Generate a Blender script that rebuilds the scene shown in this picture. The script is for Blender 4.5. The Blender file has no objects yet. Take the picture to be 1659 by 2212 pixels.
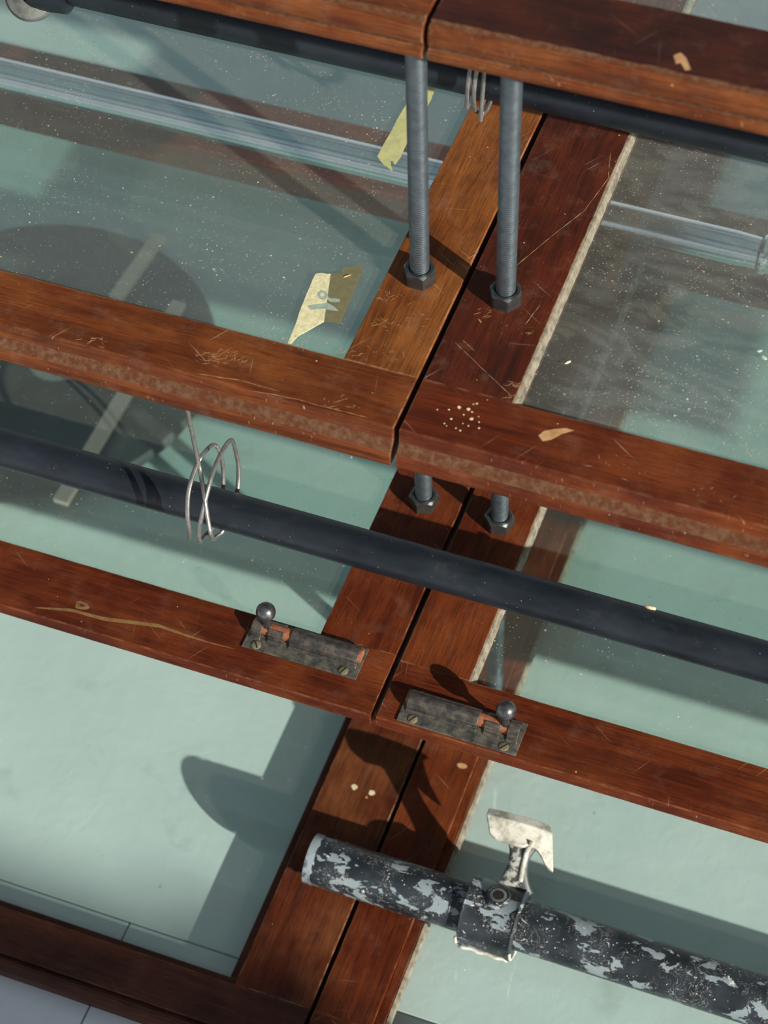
import bpy, bmesh, math, random
from mathutils import Vector, Matrix, Euler
S = bpy.context.scene
COL = S.collection
random.seed(7)
MM = 0.001
ZOFF = 625.0            # the floor is z = 0; builder coordinates are mm from the upper nut, floor at -625

def P(x, y, z):
    return Vector((x * MM, y * MM, (z + ZOFF) * MM))

# ---------------------------------------------------------------- camera
R = [[0.9379953196537367, 0.34571774399358635, -0.025377584512111296],
     [0.2589694013035037, -0.7475307291631494, -0.6116638440723096],
     [-0.23043356850986166, 0.5671658050736089, -0.7907106424343965]]
cd = bpy.data.cameras.new('camera')
cam = bpy.data.objects.new('camera', cd); COL.objects.link(cam)
rgt, dwn, fwd = Vector(R[0]), Vector(R[1]), Vector(R[2])
mw = Matrix((rgt, -dwn, -fwd)).transposed().to_4x4()
mw.translation = P(418.083, -1126.179, 1246.890)
cam.matrix_world = mw
cd.sensor_fit = 'HORIZONTAL'; cd.sensor_width = 36.0
cd.lens = 36.0 * 4627.367 / 1659.0
cd.clip_start = 0.05; cd.clip_end = 50
cd.dof.use_dof = True
cd.dof.focus_distance = 1.80
cd.dof.aperture_fstop = 8.5
S.camera = cam

# ---------------------------------------------------------------- sky, sun, exposure
w = bpy.data.worlds.new('World'); S.world = w; w.use_nodes = True
nt = w.node_tree; nt.nodes.clear()
out = nt.nodes.new('ShaderNodeOutputWorld'); bg = nt.nodes.new('ShaderNodeBackground')
tc = nt.nodes.new('ShaderNodeTexCoord'); sp = nt.nodes.new('ShaderNodeSeparateXYZ')
rp = nt.nodes.new('ShaderNodeValToRGB')
nt.links.new(tc.outputs['Generated'], sp.inputs[0]); nt.links.new(sp.outputs[2], rp.inputs[0])
rp.color_ramp.elements[0].position = 0.0; rp.color_ramp.elements[0].color = (0.95, 0.97, 1.0, 1)
rp.color_ramp.elements[1].position = 0.95; rp.color_ramp.elements[1].color = (0.40, 0.48, 0.57, 1)
_e = rp.color_ramp.elements.new(0.35); _e.color = (0.56, 0.62, 0.68, 1)
nt.links.new(rp.outputs[0], bg.inputs[0]); bg.inputs[1].default_value = 0.57
nt.links.new(bg.outputs[0], out.inputs[0])
sd = bpy.data.lights.new('sun', 'SUN'); so = bpy.data.objects.new('sun', sd); COL.objects.link(so)
SUN_DIR = Vector((2.03, -1.03, 1.0)).normalized()
so.rotation_euler = SUN_DIR.to_track_quat('Z', 'Y').to_euler()
so.location = P(1500, -900, 900)
sd.energy = 7.2; sd.angle = math.radians(0.6); sd.color = (1.0, 0.95, 0.86)
S.view_settings.view_transform = 'Standard'; S.view_settings.look = 'None'
S.view_settings.gamma = 1.0; S.view_settings.use_curve_mapping = False
S.view_settings.exposure = 0.0
S.cycles.transparent_max_bounces = 32
S.cycles.max_bounces = 10

# ---------------------------------------------------------------- material helpers
class N:
    def __init__(s, name):
        s.m = bpy.data.materials.new(name); s.m.use_nodes = True
        s.t = s.m.node_tree; s.t.nodes.clear()
        s.out = s.t.nodes.new('ShaderNodeOutputMaterial')
    def n(s, typ, **kw):
        o = s.t.nodes.new(typ)
        for k, v in kw.items(): setattr(o, k, v)
        return o
    def l(s, a, b): s.t.links.new(a, b)
    def coords(s, scale, src='Object', rnd=True):
        tc = s.n('ShaderNodeTexCoord'); mp = s.n('ShaderNodeMapping')
        mp.inputs['Scale'].default_value = scale
        if rnd:
            oi = s.n('ShaderNodeObjectInfo'); cx = s.n('ShaderNodeVectorMath', operation='SCALE')
            cx.inputs[0].default_value = (37.1, 19.7, 53.3); s.l(oi.outputs['Random'], cx.inputs['Scale'])
            s.l(cx.outputs[0], mp.inputs['Location'])
        s.l(tc.outputs[src], mp.inputs[0]); return mp.outputs[0]
    def noise(s, vec, scale, detail=3, rough=0.5, dist=0):
        o = s.n('ShaderNodeTexNoise'); s.l(vec, o.inputs['Vector'])
        o.inputs['Scale'].default_value = scale; o.inputs['Detail'].default_value = detail
        o.inputs['Roughness'].default_value = rough; o.inputs['Distortion'].default_value = dist
        return o.outputs[0]
    def mapr(s, v, a, b, c=0.0, d=1.0, smooth=False):
        o = s.n('ShaderNodeMapRange'); o.clamp = True
        if smooth: o.interpolation_type = 'SMOOTHSTEP'
        s.l(v, o.inputs[0])
        for i, x in enumerate((a, b, c, d)): o.inputs[i + 1].default_value = x
        return o.outputs[0]
    def math(s, op, a, b=None):
        o = s.n('ShaderNodeMath', operation=op)
        for i, x in enumerate((a, b)):
            if x is None: continue
            if isinstance(x, (int, float)): o.inputs[i].default_value = x
            else: s.l(x, o.inputs[i])
        return o.outputs[0]
    def mix(s, f, a, b):
        o = s.n('ShaderNodeMix', data_type='RGBA')
        for i, x in ((0, f), (6, a), (7, b)):
            if isinstance(x, (int, float)): o.inputs[i].default_value = x
            elif isinstance(x, tuple): o.inputs[i].default_value = (*x, 1)
            else: s.l(x, o.inputs[i])
        return o.outputs[2]
    def specks(s, vec, scale, size, dens):
        v = s.n('ShaderNodeTexVoronoi'); s.l(vec, v.inputs['Vector']); v.inputs['Scale'].default_value = scale
        sc = s.n('ShaderNodeSeparateColor'); s.l(v.outputs['Color'], sc.inputs[0])
        a = s.math('LESS_THAN', sc.outputs[0], dens)
        sz = s.math('MULTIPLY', sc.outputs[1], size)
        d = s.math('LESS_THAN', v.outputs['Distance'], sz)
        return s.math('MULTIPLY', a, d)
    def bsdf(s, col, rough=0.5, metal=0.0, bump=None, bstr=0.3, bdist=0.001, coat=0.0, spec=0.5):
        b = s.n('ShaderNodeBsdfPrincipled')
        if isinstance(col, tuple): b.inputs['Base Color'].default_value = (*col, 1)
        else: s.l(col, b.inputs['Base Color'])
        for k, x in (('Roughness', rough), ('Metallic', metal)):
            if isinstance(x, (int, float)): b.inputs[k].default_value = x
            else: s.l(x, b.inputs[k])
        b.inputs['Specular IOR Level'].default_value = spec
        b.inputs['Coat Weight'].default_value = coat; b.inputs['Coat Roughness'].default_value = 0.25
        if bump is not None:
            bp = s.n('ShaderNodeBump'); bp.inputs['Strength'].default_value = bstr; bp.inputs['Distance'].default_value = bdist
            s.l(bump, bp.inputs['Height']); s.l(bp.outputs[0], b.inputs['Normal'])
        s.l(b.outputs[0], s.out.inputs[0]); return b

def wood(name, dark, mid, light, dust=0.35, scr=0.5, worn=0.6):
    k = N(name)
    g = k.coords((9, 130, 130)); fine = k.coords((40, 1500, 1500)); iso = k.coords((1, 1, 1))
    n1 = k.noise(g, 1.0, 4, 0.6, 0.6); n2 = k.noise(fine, 1.0, 3, 0.6); n3 = k.noise(iso, 14, 4, 0.6)
    c = k.mix(k.mapr(n1, 0.35, 0.68), dark, mid)
    c = k.mix(k.mapr(n3, 0.42, 0.7), c, light)
    c = k.mix(k.mapr(n2, 0.48, 0.68, 0, 0.75), c, tuple(x * 0.35 for x in dark))
    c = k.mix(k.mapr(k.noise(k.coords((3, 45, 45)), 1.0, 5, 0.7, 1.0), 0.50, 0.72, 0, 0.65), c, tuple(x * 0.55 for x in dark))
    # pale fine scratches: two crossing families of thin voronoi ridges, patchy
    for rot, sc, amt in (((0, 0, 0.6), (8, 260, 60), scr), ((0, 0, -1.0), (10, 330, 60), scr * 0.8), ((0, 0, 1.35), (9, 300, 60), scr * .6)):
        tc = k.n('ShaderNodeTexCoord'); mp = k.n('ShaderNodeMapping'); mp.inputs['Rotation'].default_value = rot
        oi = k.n('ShaderNodeObjectInfo'); m2 = k.n('ShaderNodeMapping'); m2.inputs['Scale'].default_value = sc
        cx = k.n('ShaderNodeCombineXYZ'); k.l(oi.outputs['Random'], cx.inputs[0]); k.l(oi.outputs['Random'], cx.inputs[1])
        k.l(tc.outputs['Object'], mp.inputs[0]); k.l(mp.outputs[0], m2.inputs[0]); k.l(cx.outputs[0], m2.inputs['Location'])
        v = k.n('ShaderNodeTexVoronoi'); v.inputs['Scale'].default_value = 1.0; k.l(m2.outputs[0], v.inputs['Vector'])
        s1 = k.n('ShaderNodeSeparateColor'); k.l(v.outputs['Color'], s1.inputs[0])
        a = k.math('LESS_THAN', s1.outputs[0], 0.30); d = k.mapr(v.outputs['Distance'], 0.05, 0.15, 1, 0)
        f = k.math('MULTIPLY', k.math('MULTIPLY', a, d), amt)
        f = k.math('MULTIPLY', f, k.mapr(k.noise(iso, 19, 3), 0.43, 0.60, 0.08, 1.0))
        c = k.mix(f, c, (0.50, 0.30, 0.16))
    # dusty bloom and specks
    film = k.math('MULTIPLY', k.mapr(k.noise(iso, 38, 5, 0.7), 0.54, 0.80), dust * 0.35)
    c = k.mix(film, c, (0.30, 0.20, 0.15))
    c = k.mix(k.math('MULTIPLY', k.specks(iso, 620, 0.26, 0.10), k.math('MULTIPLY', k.mapr(n3, 0.4, 0.65), dust)), c, (0.42, 0.28, 0.18))
    c = k.mix(k.specks(iso, 190, 0.15, 0.07 * dust), c, (0.50, 0.32, 0.18))
    # worn arrises
    bv = k.n('ShaderNodeBevel'); bv.samples = 4; bv.inputs['Radius'].default_value = 0.0018
    ge = k.n('ShaderNodeNewGeometry'); dp = k.n('ShaderNodeVectorMath', operation='DOT_PRODUCT')
    k.l(bv.outputs[0], dp.inputs[0]); k.l(ge.outputs['True Normal'], dp.inputs[1])
    e = k.mapr(dp.outputs['Value'], 0.985, 0.90, 0, 1)
    e = k.math('MULTIPLY', k.math('MULTIPLY', e, k.mapr(k.noise(iso, 55, 4, 0.7), 0.44, 0.62)), worn)
    c = k.mix(e, c, (0.50, 0.30, 0.15))
    ro = k.mapr(n3, 0.3, 0.7, 0.42, 0.62)
    k.bsdf(c, ro, 0, k.math('ADD', k.math('MULTIPLY', n1, 0.5), n2), 0.18, 0.0006, coat=0.0, spec=0.22)
    return k.m

def simple(name, col, rough=0.5, metal=0.0, col2=None, sc=60, bump=0.15, t=(0.4, 0.65), spec=0.5):
    k = N(name); iso = k.coords((1, 1, 1)); n = k.noise(iso, sc, 5, 0.65)
    c = k.mix(k.mapr(n, *t), col, col2 or tuple(x * 0.7 for x in col))
    k.bsdf(c, rough, metal, n, bump, 0.001, spec=spec); return k.m

def glass(name, tint, film, specks, wav=0.35, film_col=(0.55, 0.55, 0.48)):
    k = N(name); iso = k.coords((1, 1, 1))
    tr = k.n('ShaderNodeBsdfTransparent'); tr.inputs[0].default_value = (*tint, 1)
    gl = k.n('ShaderNodeBsdfGlossy'); gl.inputs['Roughness'].default_value = 0.015; gl.inputs[0].default_value = (.95, .97, 1, 1)
    ge = k.n('ShaderNodeNewGeometry'); dp = k.n('ShaderNodeVectorMath', operation='DOT_PRODUCT')
    k.l(ge.outputs['Normal'], dp.inputs[0]); k.l(ge.outputs['Incoming'], dp.inputs[1])
    ab = k.math('ABSOLUTE', dp.outputs['Value']); om = k.math('SUBTRACT', 1.0, ab)
    f5 = k.math('POWER', om, 5.0); fr = k.math('ADD', k.math('MULTIPLY', f5, 0.96), 0.042)
    m1 = k.n('ShaderNodeMixShader'); k.l(fr, m1.inputs[0]); k.l(tr.outputs[0], m1.inputs[1]); k.l(gl.outputs[0], m1.inputs[2])
    # dust: a patchy film, swirls where it was wiped, and grains; only on the upper face
    a = k.mapr(k.noise(iso, 7, 5, 0.6, 1.5), 0.30, 0.80, 1.0 - 1.8 * wav, 1.0)
    b = k.mapr(k.noise(k.coords((1.0, 3.0, 1.0)), 9, 3, 0.5, 3.0), 0.47, 0.53, 1.0 - wav, 1.0, True)
    fl = k.math('MULTIPLY', k.math('MULTIPLY', a, b), film)
    patch = k.mapr(k.noise(iso, 16, 3, 0.6), 0.36, 0.66, 0.15, 1.0)
    sp1 = k.math('MULTIPLY', k.specks(iso, 520, 0.34, 0.42 * specks), 0.42)
    sp2 = k.math('MULTIPLY', k.specks(iso, 210, 0.20, 0.20 * specks), 0.85)
    grains = k.math('MULTIPLY', k.math('MAXIMUM', sp1, sp2), patch)
    up = k.n('ShaderNodeSeparateXYZ'); k.l(ge.outputs['True Normal'], up.inputs[0])
    ff = k.math('MULTIPLY', k.math('MINIMUM', k.math('ADD', fl, grains), 0.95), k.math('GREATER_THAN', up.outputs[2], 0.5))
    df = k.n('ShaderNodeBsdfDiffuse'); cc = k.mix(k.math('GREATER_THAN', grains, 0.3), film_col, (0.72, 0.62, 0.46)); k.l(cc, df.inputs[0])
    m2 = k.n('ShaderNodeMixShader'); k.l(ff, m2.inputs[0]); k.l(m1.outputs[0], m2.inputs[1]); k.l(df.outputs[0], m2.inputs[2])
    k.l(m2.outputs[0], k.out.inputs[0]); return k.m

def painted_pipe(name):
    k = N(name); iso = k.coords((1, 1, 1)); st = k.coords((0.55, 1, 1))
    base = k.mix(k.mapr(k.noise(iso, 30, 4), 0.4, 0.7), (0.010, 0.014, 0.018), (0.035, 0.045, 0.055))
    blot = k.noise(st, 62, 5, 0.6, 0.5)
    m = k.mapr(blot, 0.56, 0.57)
    c = k.mix(m, base, (0.23, 0.28, 0.30))
    m2 = k.mapr(k.noise(st, 95, 5, 0.75, 1.0), 0.63, 0.645)
    c = k.mix(m2, c, (0.62, 0.62, 0.56))
    # curling hairline flakes
    v = k.noise(iso, 75, 3, 0.5, 2.5); ridge = k.mapr(k.math('ABSOLUTE', k.math('SUBTRACT', v, 0.5)), 0.0, 0.010, 1, 0)
    rg = k.math('MULTIPLY', ridge, k.mapr(k.noise(iso, 26, 2), 0.46, 0.52))
    c = k.mix(k.math('MULTIPLY', rg, 0.75), c, (0.50, 0.48, 0.42))
    c = k.mix(k.specks(iso, 360, 0.28, 0.22), c, (0.50, 0.48, 0.42))
    hgt = k.math('ADD', k.math('MULTIPLY', k.math('MAXIMUM', m, m2), -1.0), k.math('MULTIPLY', rg, 2))
    k.bsdf(c, 0.42, 0, hgt, 0.5, 0.0006); return k.m

def dark_pipe(name):
    k = N(name); iso = k.coords((1, 1, 1)); st = k.coords((0.5, 1, 1))
    n = k.noise(st, 28, 5, 0.65)
    c = k.mix(k.mapr(n, 0.35, 0.7), (0.006, 0.009, 0.013), (0.016, 0.022, 0.030))
    c = k.mix(k.mapr(k.noise(iso, 60, 5, 0.7), 0.60, 0.75, 0, 0.5), c, (0.045, 0.045, 0.04))
    c = k.mix(k.math('MULTIPLY', k.specks(iso, 420, 0.24, 0.06), 0.6), c, (0.28, 0.27, 0.25))
    c = k.mix(k.specks(iso, 130, 0.08, 0.02), c, (0.42, 0.33, 0.22))
    k.bsdf(c, k.mapr(n, 0.3, 0.7, 0.36, 0.46), 0, n, 0.12, 0.0008, spec=0.38); return k.m

M = {}
M['wood_red'] = wood('mahogany_red', (0.060, 0.010, 0.003), (0.130, 0.023, 0.005), (0.175, 0.040, 0.008), 0.4, 0.55, 0.55)
M['wood_dark'] = wood('mahogany_dark', (0.036, 0.008, 0.004), (0.080, 0.014, 0.005), (0.115, 0.021, 0.006), 0.6, 0.7, 0.5)
M['wood_orange'] = wood('mahogany_faded', (0.10, 0.026, 0.006), (0.215, 0.062, 0.011), (0.27, 0.092, 0.020), 0.7, 0.9, 0.8)
M['wood_brown'] = wood('mahogany_brown', (0.075, 0.017, 0.004), (0.165, 0.038, 0.007), (0.22, 0.064, 0.013), 0.6, 0.9, 0.7)
M['wood_low'] = wood('mahogany_old', (0.055, 0.011, 0.004), (0.115, 0.024, 0.007), (0.17, 0.055, 0.016), 0.25, 0.15, 0.9)
M['wood_dull'] = wood('mahogany_dull', (0.045, 0.014, 0.008), (0.085, 0.024, 0.012), (0.115, 0.036, 0.018), 0.2, 0.15, 0.3)
M['wood_shade'] = wood('mahogany_shaded', (0.020, 0.005, 0.003), (0.045, 0.009, 0.004), (0.070, 0.015, 0.005), 0.3, 0.2, 0.9)  # darker copy; shade on the topmost right rail's top face painted into colour
M['wood_nosing'] = wood('mahogany_nosing', (0.075, 0.016, 0.004), (0.15, 0.036, 0.007), (0.20, 0.062, 0.014), 0.4, 0.35, 0.9)
M['bare'] = simple('bare_wood', (0.50, 0.30, 0.14), 0.7, 0, (0.36, 0.17, 0.06), 90)
M['ochre'] = simple('ochre_filler', (0.22, 0.12, 0.035), 0.7, 0, (0.13, 0.06, 0.02), 90)
M['cream'] = simple('cream_paint_dot', (0.72, 0.62, 0.42), 0.6, 0, (0.6, 0.5, 0.3), 90)
M['dust_band'] = simple('dusty_moulding', (0.085, 0.027, 0.010), 0.85, 0, (0.145, 0.082, 0.045), 190, 0.3, (0.42, 0.75), spec=0.2)
M['glass_b1'] = glass('pane_glass_dusty', (0.90, 0.94, 0.928), 0.065, 0.6, 0.12)
M['glass_b2'] = glass('pane_glass_grimy', (0.885, 0.93, 0.915), 0.15, 1.0, 0.33)
M['glass_c'] = glass('pane_glass_middle', (0.875, 0.94, 0.92), 0.05, 0.25, 0.12)
M['glass_d'] = glass('pane_glass_low', (0.885, 0.94, 0.918), 0.03, 0.06, 0.12)
M['putty'] = simple('glazing_putty', (0.235, 0.205, 0.15), 0.8, 0, (0.10, 0.085, 0.06), 120, 0.4)
M['fitmat'] = simple('dented_zinc', (0.14, 0.15, 0.135), 0.6, 0.2, (0.045, 0.05, 0.045), 55, 0.5)
M['neckmat'] = simple('chipped_neck_paint', (0.05, 0.055, 0.055), 0.5, 0, (0.42, 0.42, 0.37), 45, 0.3, (0.5, 0.56))
M['steel'] = simple('black_steel_nut', (0.13, 0.14, 0.14), 0.38, 0.85, (0.09, 0.095, 0.095), 90, 0.1)
M['rod'] = simple('grey_steel_rod', (0.15, 0.18, 0.20), 0.40, 0.85, (0.11, 0.13, 0.145), 120, 0.1)
M['pipe'] = dark_pipe('black_enamel_pipe')
M['worn_pipe'] = painted_pipe('flaking_painted_pipe')
M['chrome'] = simple('chrome_tube', (0.78, 0.86, 0.92), 0.17, 1.0, (0.62, 0.72, 0.80), 20, 0.03)
M['wire'] = simple('galvanised_wire', (0.30, 0.29, 0.27), 0.38, 0.7, (0.20, 0.19, 0.18), 200, 0.2)
M['tape'] = simple('masking_tape', (0.72, 0.66, 0.40), 0.85, 0, (0.55, 0.50, 0.28), 190, 0.5)
M['tape_dim'] = simple('masking_tape_stuck', (0.17, 0.155, 0.075), 0.6, 0, (0.14, 0.125, 0.065), 150, 0.2)
M['tape_green'] = simple('masking_tape_yellow', (0.50, 0.49, 0.21), 0.7, 0, (0.40, 0.40, 0.19), 120, 0.2)
M['ink'] = simple('blue_marker', (0.24, 0.33, 0.28), 0.8, 0, (0.36, 0.42, 0.32), 220, 0.1)
M['tin'] = simple('tarnished_brass', (0.055, 0.052, 0.048), 0.42, 0.55, (0.15, 0.125, 0.10), 130, 0.3)
M['tin_plate'] = simple('tarnished_plate', (0.060, 0.064, 0.058), 0.5, 0.5, (0.21, 0.19, 0.15), 100, 0.3)
M['copper'] = simple('rusty_bolt', (0.30, 0.10, 0.04), 0.7, 0.0, (0.18, 0.055, 0.025), 200, 0.3)
M['knob'] = simple('steel_knob', (0.20, 0.20, 0.20), 0.32, 0.9, (0.10, 0.10, 0.10), 250, 0.25)
M['screw'] = simple('brass_screw', (0.33, 0.28, 0.15), 0.5, 0.6, (0.22, 0.19, 0.11), 250, 0.2)
M['black'] = simple('dark_slot', (0.006, 0.006, 0.006), 0.9)
M['paleworn'] = simple('pale_worn_paint', (0.62, 0.60, 0.52), 0.6, 0, (0.30, 0.29, 0.23), 60, 0.4, (0.45, 0.62))
M['iron'] = simple('weathered_iron', (0.022, 0.028, 0.028), 0.7, 0.0, (0.06, 0.066, 0.062), 12, 0.5, (0.35, 0.75))
M['ply'] = simple('plywood_panel', (0.36, 0.22, 0.12), 0.8, 0, (0.30, 0.18, 0.09), 12)
M['rim'] = simple('scuffed_grey_rim', (0.24, 0.29, 0.31), 0.5, 0, (0.05, 0.06, 0.07), 60, 0.3, (0.5, 0.62))
M['scratch'] = simple('pale_scratch', (0.42, 0.25, 0.12), 0.8, 0, (0.26, 0.13, 0.05), 150)
M['flake'] = simple('pale_green_flake', (0.45, 0.55, 0.48), 0.8)
M['light_streak'] = simple('light_streak_pale', (0.92, 0.76, 0.58), 0.7, 0, (0.85, 0.68, 0.50), 20, 0.2)  # brightness of the light streaks put into a pale colour

def floor_mat():
    k = N('pale_painted_floor'); iso = k.coords((1, 1, 1), rnd=False)
    n = k.noise(iso, 6, 5, 0.6); f = k.noise(iso, 45, 5, 0.6, 0.5); b = k.noise(iso, 14, 4, 0.6)
    c = k.mix(k.mapr(n, 0.35, 0.7), (0.80, 0.825, 0.835), (0.70, 0.74, 0.755))
    c = k.mix(k.mapr(b, 0.60, 0.72, 0, 0.5), c, (0.50, 0.54, 0.52))
    c = k.mix(k.math('MULTIPLY', k.specks(iso, 45, 0.09, 0.16), 0.5), c, (0.34, 0.35, 0.32))
    k.bsdf(c, 0.7, 0, k.math('ADD', f, k.math('MULTIPLY', b, 2.0)), 0.30, 0.0015); return k.m
M['floor'] = floor_mat()

# ---------------------------------------------------------------- object helpers
def obj(name, verts, faces, mat, parent=None, loc=(0, 0, 0), rz=0.0, smooth=False, bevel=0, seg=2, mats=None, fmat=None):
    me = bpy.data.meshes.new(name)
    me.from_pydata([tuple(c * MM for c in v) for v in verts], [], faces)
    me.materials.append(M[mat])
    for x in (mats or []): me.materials.append(M[x])
    if fmat:
        for p, i in zip(me.polygons, fmat): p.material_index = i
    bm = bmesh.new(); bm.from_mesh(me); bmesh.ops.recalc_face_normals(bm, faces=bm.faces); bm.to_mesh(me); bm.free()
    if smooth:
        for p in me.polygons: p.use_smooth = True
        if smooth == 'auto':
            me.set_sharp_from_angle(angle=math.radians(35))
    o = bpy.data.objects.new(name, me); COL.objects.link(o)
    l = P(*loc) if parent is None else Vector([c * MM for c in loc])
    o.location = l; o.rotation_euler = (0, 0, rz)
    if parent is not None: o.parent = parent
    if bevel:
        b = o.modifiers.new('bevel', 'BEVEL'); b.width = bevel * MM; b.segments = seg; b.limit_method = 'ANGLE'; b.angle_limit = math.radians(30)
    return o

def thing(name, label, cat, loc=(0, 0, 0), rz=0.0, group=None, rot=None):
    o = bpy.data.objects.new(name, None); COL.objects.link(o); o.empty_display_size = 0.02
    o.location = P(*loc); o.rotation_euler = rot or (0, 0, rz)
    tag(o, label, cat, group); return o

def tag(o, label, cat=None, group=None):
    if label: o['label'] = label
    if cat: o['category'] = cat
    if group: o['group'] = group
    return o

def prism(profile, L, x0=0.0, step=None, wob=0.0, n=1):
    """profile in (y, z), extruded along x"""
    n = max(1, n); k = len(profile); V = []; F = []
    for i in range(n + 1):
        x = x0 + L * i / n
        for (y, z) in profile:
            V.append((x, y + (random.uniform(-wob, wob) if wob else 0), z + (random.uniform(-wob, wob) * .5 if wob else 0)))
    for i in range(n):
        for j in range(k):
            a = i * k + j; b = i * k + (j + 1) % k
            F.append((a, b, b + k, a + k))
    F.append(tuple(range(k))[::-1]); F.append(tuple(n * k + j for j in range(k)))
    return V, F

def box(x0, x1, y0, y1, z0, z1):
    V = [(x, y, z) for z in (z0, z1) for y in (y0, y1) for x in (x0, x1)]
    F = [(0, 2, 3, 1), (4, 5, 7, 6), (0, 1, 5, 4), (2, 6, 7, 3), (0, 4, 6, 2), (1, 3, 7, 5)]
    return V, F

def flat(pts, z, t):
    """thin solid from a flat outline"""
    n = len(pts)
    V = [(x, y, z) for x, y, *_ in pts] + [(x, y, z + t) for x, y, *_ in pts]
    F = [tuple(range(n))[::-1], tuple(range(n, 2 * n))] + [(i, (i + 1) % n, n + (i + 1) % n, n + i) for i in range(n)]
    return V, F

def join(*parts):
    V = []; F = []
    for v, f in parts:
        o = len(V); V += v; F += [tuple(i + o for i in q) for q in f]
    return V, F

def tube(path, r, seg=16, caps=True):
    """tube along a list of points (mm), radius r or list"""
    pts = [Vector(p) for p in path]; V = []; F = []
    n = len(pts); up = Vector((0, 0, 1)); prev = None
    for i, p in enumerate(pts):
        d = (pts[min(i + 1, n - 1)] - pts[max(i - 1, 0)]).normalized()
        if prev is None:
            a = d.orthogonal().normalized()
        else:
            a = (prev - d * prev.dot(d)).normalized()
        prev = a; b = d.cross(a); rr = r[i] if isinstance(r, (list, tuple)) else r
        for s in range(seg):
            t = 2 * math.pi * s / seg
            V.append(tuple(p + (a * math.cos(t) + b * math.sin(t)) * rr))
    for i in range(n - 1):
        for s in range(seg):
            q = i * seg + s; q2 = i * seg + (s + 1) % seg
            F.append((q, q2, q2 + seg, q + seg))
    if caps:
        F.append(tuple(range(seg))[::-1]); F.append(tuple((n - 1) * seg + s for s in range(seg)))
    return V, F

def smooth_path(pts, sub=5):
    P_ = [Vector(p) for p in pts]; out = []
    for i in range(len(P_) - 1):
        p0 = P_[max(i - 1, 0)]; p1 = P_[i]; p2 = P_[i + 1]; p3 = P_[min(i + 2, len(P_) - 1)]
        for s in range(sub):
            t = s / sub
            out.append(0.5 * ((2 * p1) + (p2 - p0) * t + (2 * p0 - 5 * p1 + 4 * p2 - p3) * t * t + (-p0 + 3 * p1 - 3 * p2 + p3) * t ** 3))
    out.append(P_[-1]); return out

def lathe(prof, seg=32, axis='z'):
    V = []; F = []
    for (r, h) in prof:
        for s in range(seg):
            t = 2 * math.pi * s / seg
            a, b = r * math.cos(t), r * math.sin(t)
            V.append({'z': (a, b, h), 'x': (h, a, b), 'y': (a, h, b)}[axis])
    for i in range(len(prof) - 1):
        for s in range(seg):
            q = i * seg + s; q2 = i * seg + (s + 1) % seg
            F.append((q, q2, q2 + seg, q + seg))
    if prof[0][0] > 0: F.append(tuple(range(seg))[::-1])
    if prof[-1][0] > 0: F.append(tuple((len(prof) - 1) * seg + s for s in range(seg)))
    return V, F

# ---------------------------------------------------------------- measured outlines (mm)
W1=[(-155.0,-130.7,-56.1),(-155.7,-129.7,-81.7),(-153.3,-128.7,-148.5),(-140.1,-150.3,-158.0),(-132.5,-163.4,-175.5),(-129.0,-167.0,-192.8),(-142.0,-134.5,-236.2),(-140.4,-126.5,-237.8),(-140.0,-109.0,-236.1),(-140.7,-91.5,-226.1),(-142.4,-80.3,-209.9),(-144.4,-77.0,-191.4),(-143.7,-83.5,-164.6),(-141.0,-106.2,-150.8),(-138.9,-131.0,-148.9),(-137.8,-149.8,-157.6),(-138.8,-162.9,-174.2),(-141.0,-166.8,-188.9),(-142.1,-165.3,-205.4),(-151.6,-136.9,-235.4),(-150.4,-126.9,-237.7),(-152.0,-106.1,-235.1),(-154.0,-91.9,-226.4),(-156.7,-82.0,-213.7),(-159.9,-77.1,-195.7),(-165.2,-77.5,-186.3),(-153.9,-115.9,-148.4),(-154.7,-129.8,-148.7),(-154.4,-142.8,-153.1),(-153.8,-153.1,-160.4),(-151.6,-163.1,-174.7),(-150.0,-167.0,-192.5),(-152.3,-165.4,-204.9)]
TAPE_L=[(-82.9,-18.8,-4.0),(-81.3,-17.6,-4.0),(-78.8,-16.6,-4.0),(-76.7,-16.0,-4.0),(-73.8,-16.1,-4.0),(-71.4,-14.7,-4.0),(-65.9,-35.0,-4.0),(-60.8,-53.4,-4.0),(-57.6,-65.3,-4.0),(-60.1,-69.2,-4.0),(-62.5,-73.1,-4.0),(-65.0,-77.0,-4.0),(-67.8,-81.3,-4.0),(-70.4,-84.9,-4.0),(-72.1,-89.2,-4.0),(-73.4,-96.0,-4.0),(-76.1,-96.2,-4.0),(-77.0,-84.8,-4.0),(-78.0,-73.0,-4.0),(-79.7,-62.9,-4.0),(-80.4,-55.4,-4.0),(-81.0,-47.9,-4.0),(-81.7,-40.4,-4.0),(-82.1,-33.5,-4.0),(-82.8,-25.8,-4.0)]
TAPE_R=[(-71.4,-14.7,-4.0),(-68.1,-12.8,-4.0),(-64.7,-11.0,-4.0),(-64.5,-7.8,-4.0),(-63.8,-4.3,-4.0),(-57.4,-1.2,-4.0),(-50.8,1.3,-4.0),(-48.3,-1.4,-4.0),(-47.1,-17.6,-4.0),(-46.0,-34.4,-4.0),(-45.3,-49.6,-4.0),(-44.6,-63.5,-4.0),(-47.5,-63.4,-4.0),(-49.7,-63.5,-4.0),(-54.1,-64.1,-4.0),(-57.6,-65.3,-4.0),(-60.8,-53.4,-4.0),(-65.9,-35.0,-4.0)]
RING=[(-72.1,-34.0,-4.0),(-67.9,-34.1,-4.0),(-65.3,-37.1,-4.0),(-64.5,-40.7,-4.0),(-65.9,-43.9,-4.0),(-69.5,-43.6,-4.0),(-72.7,-41.2,-4.0),(-74.0,-37.8,-4.0)]
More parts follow.
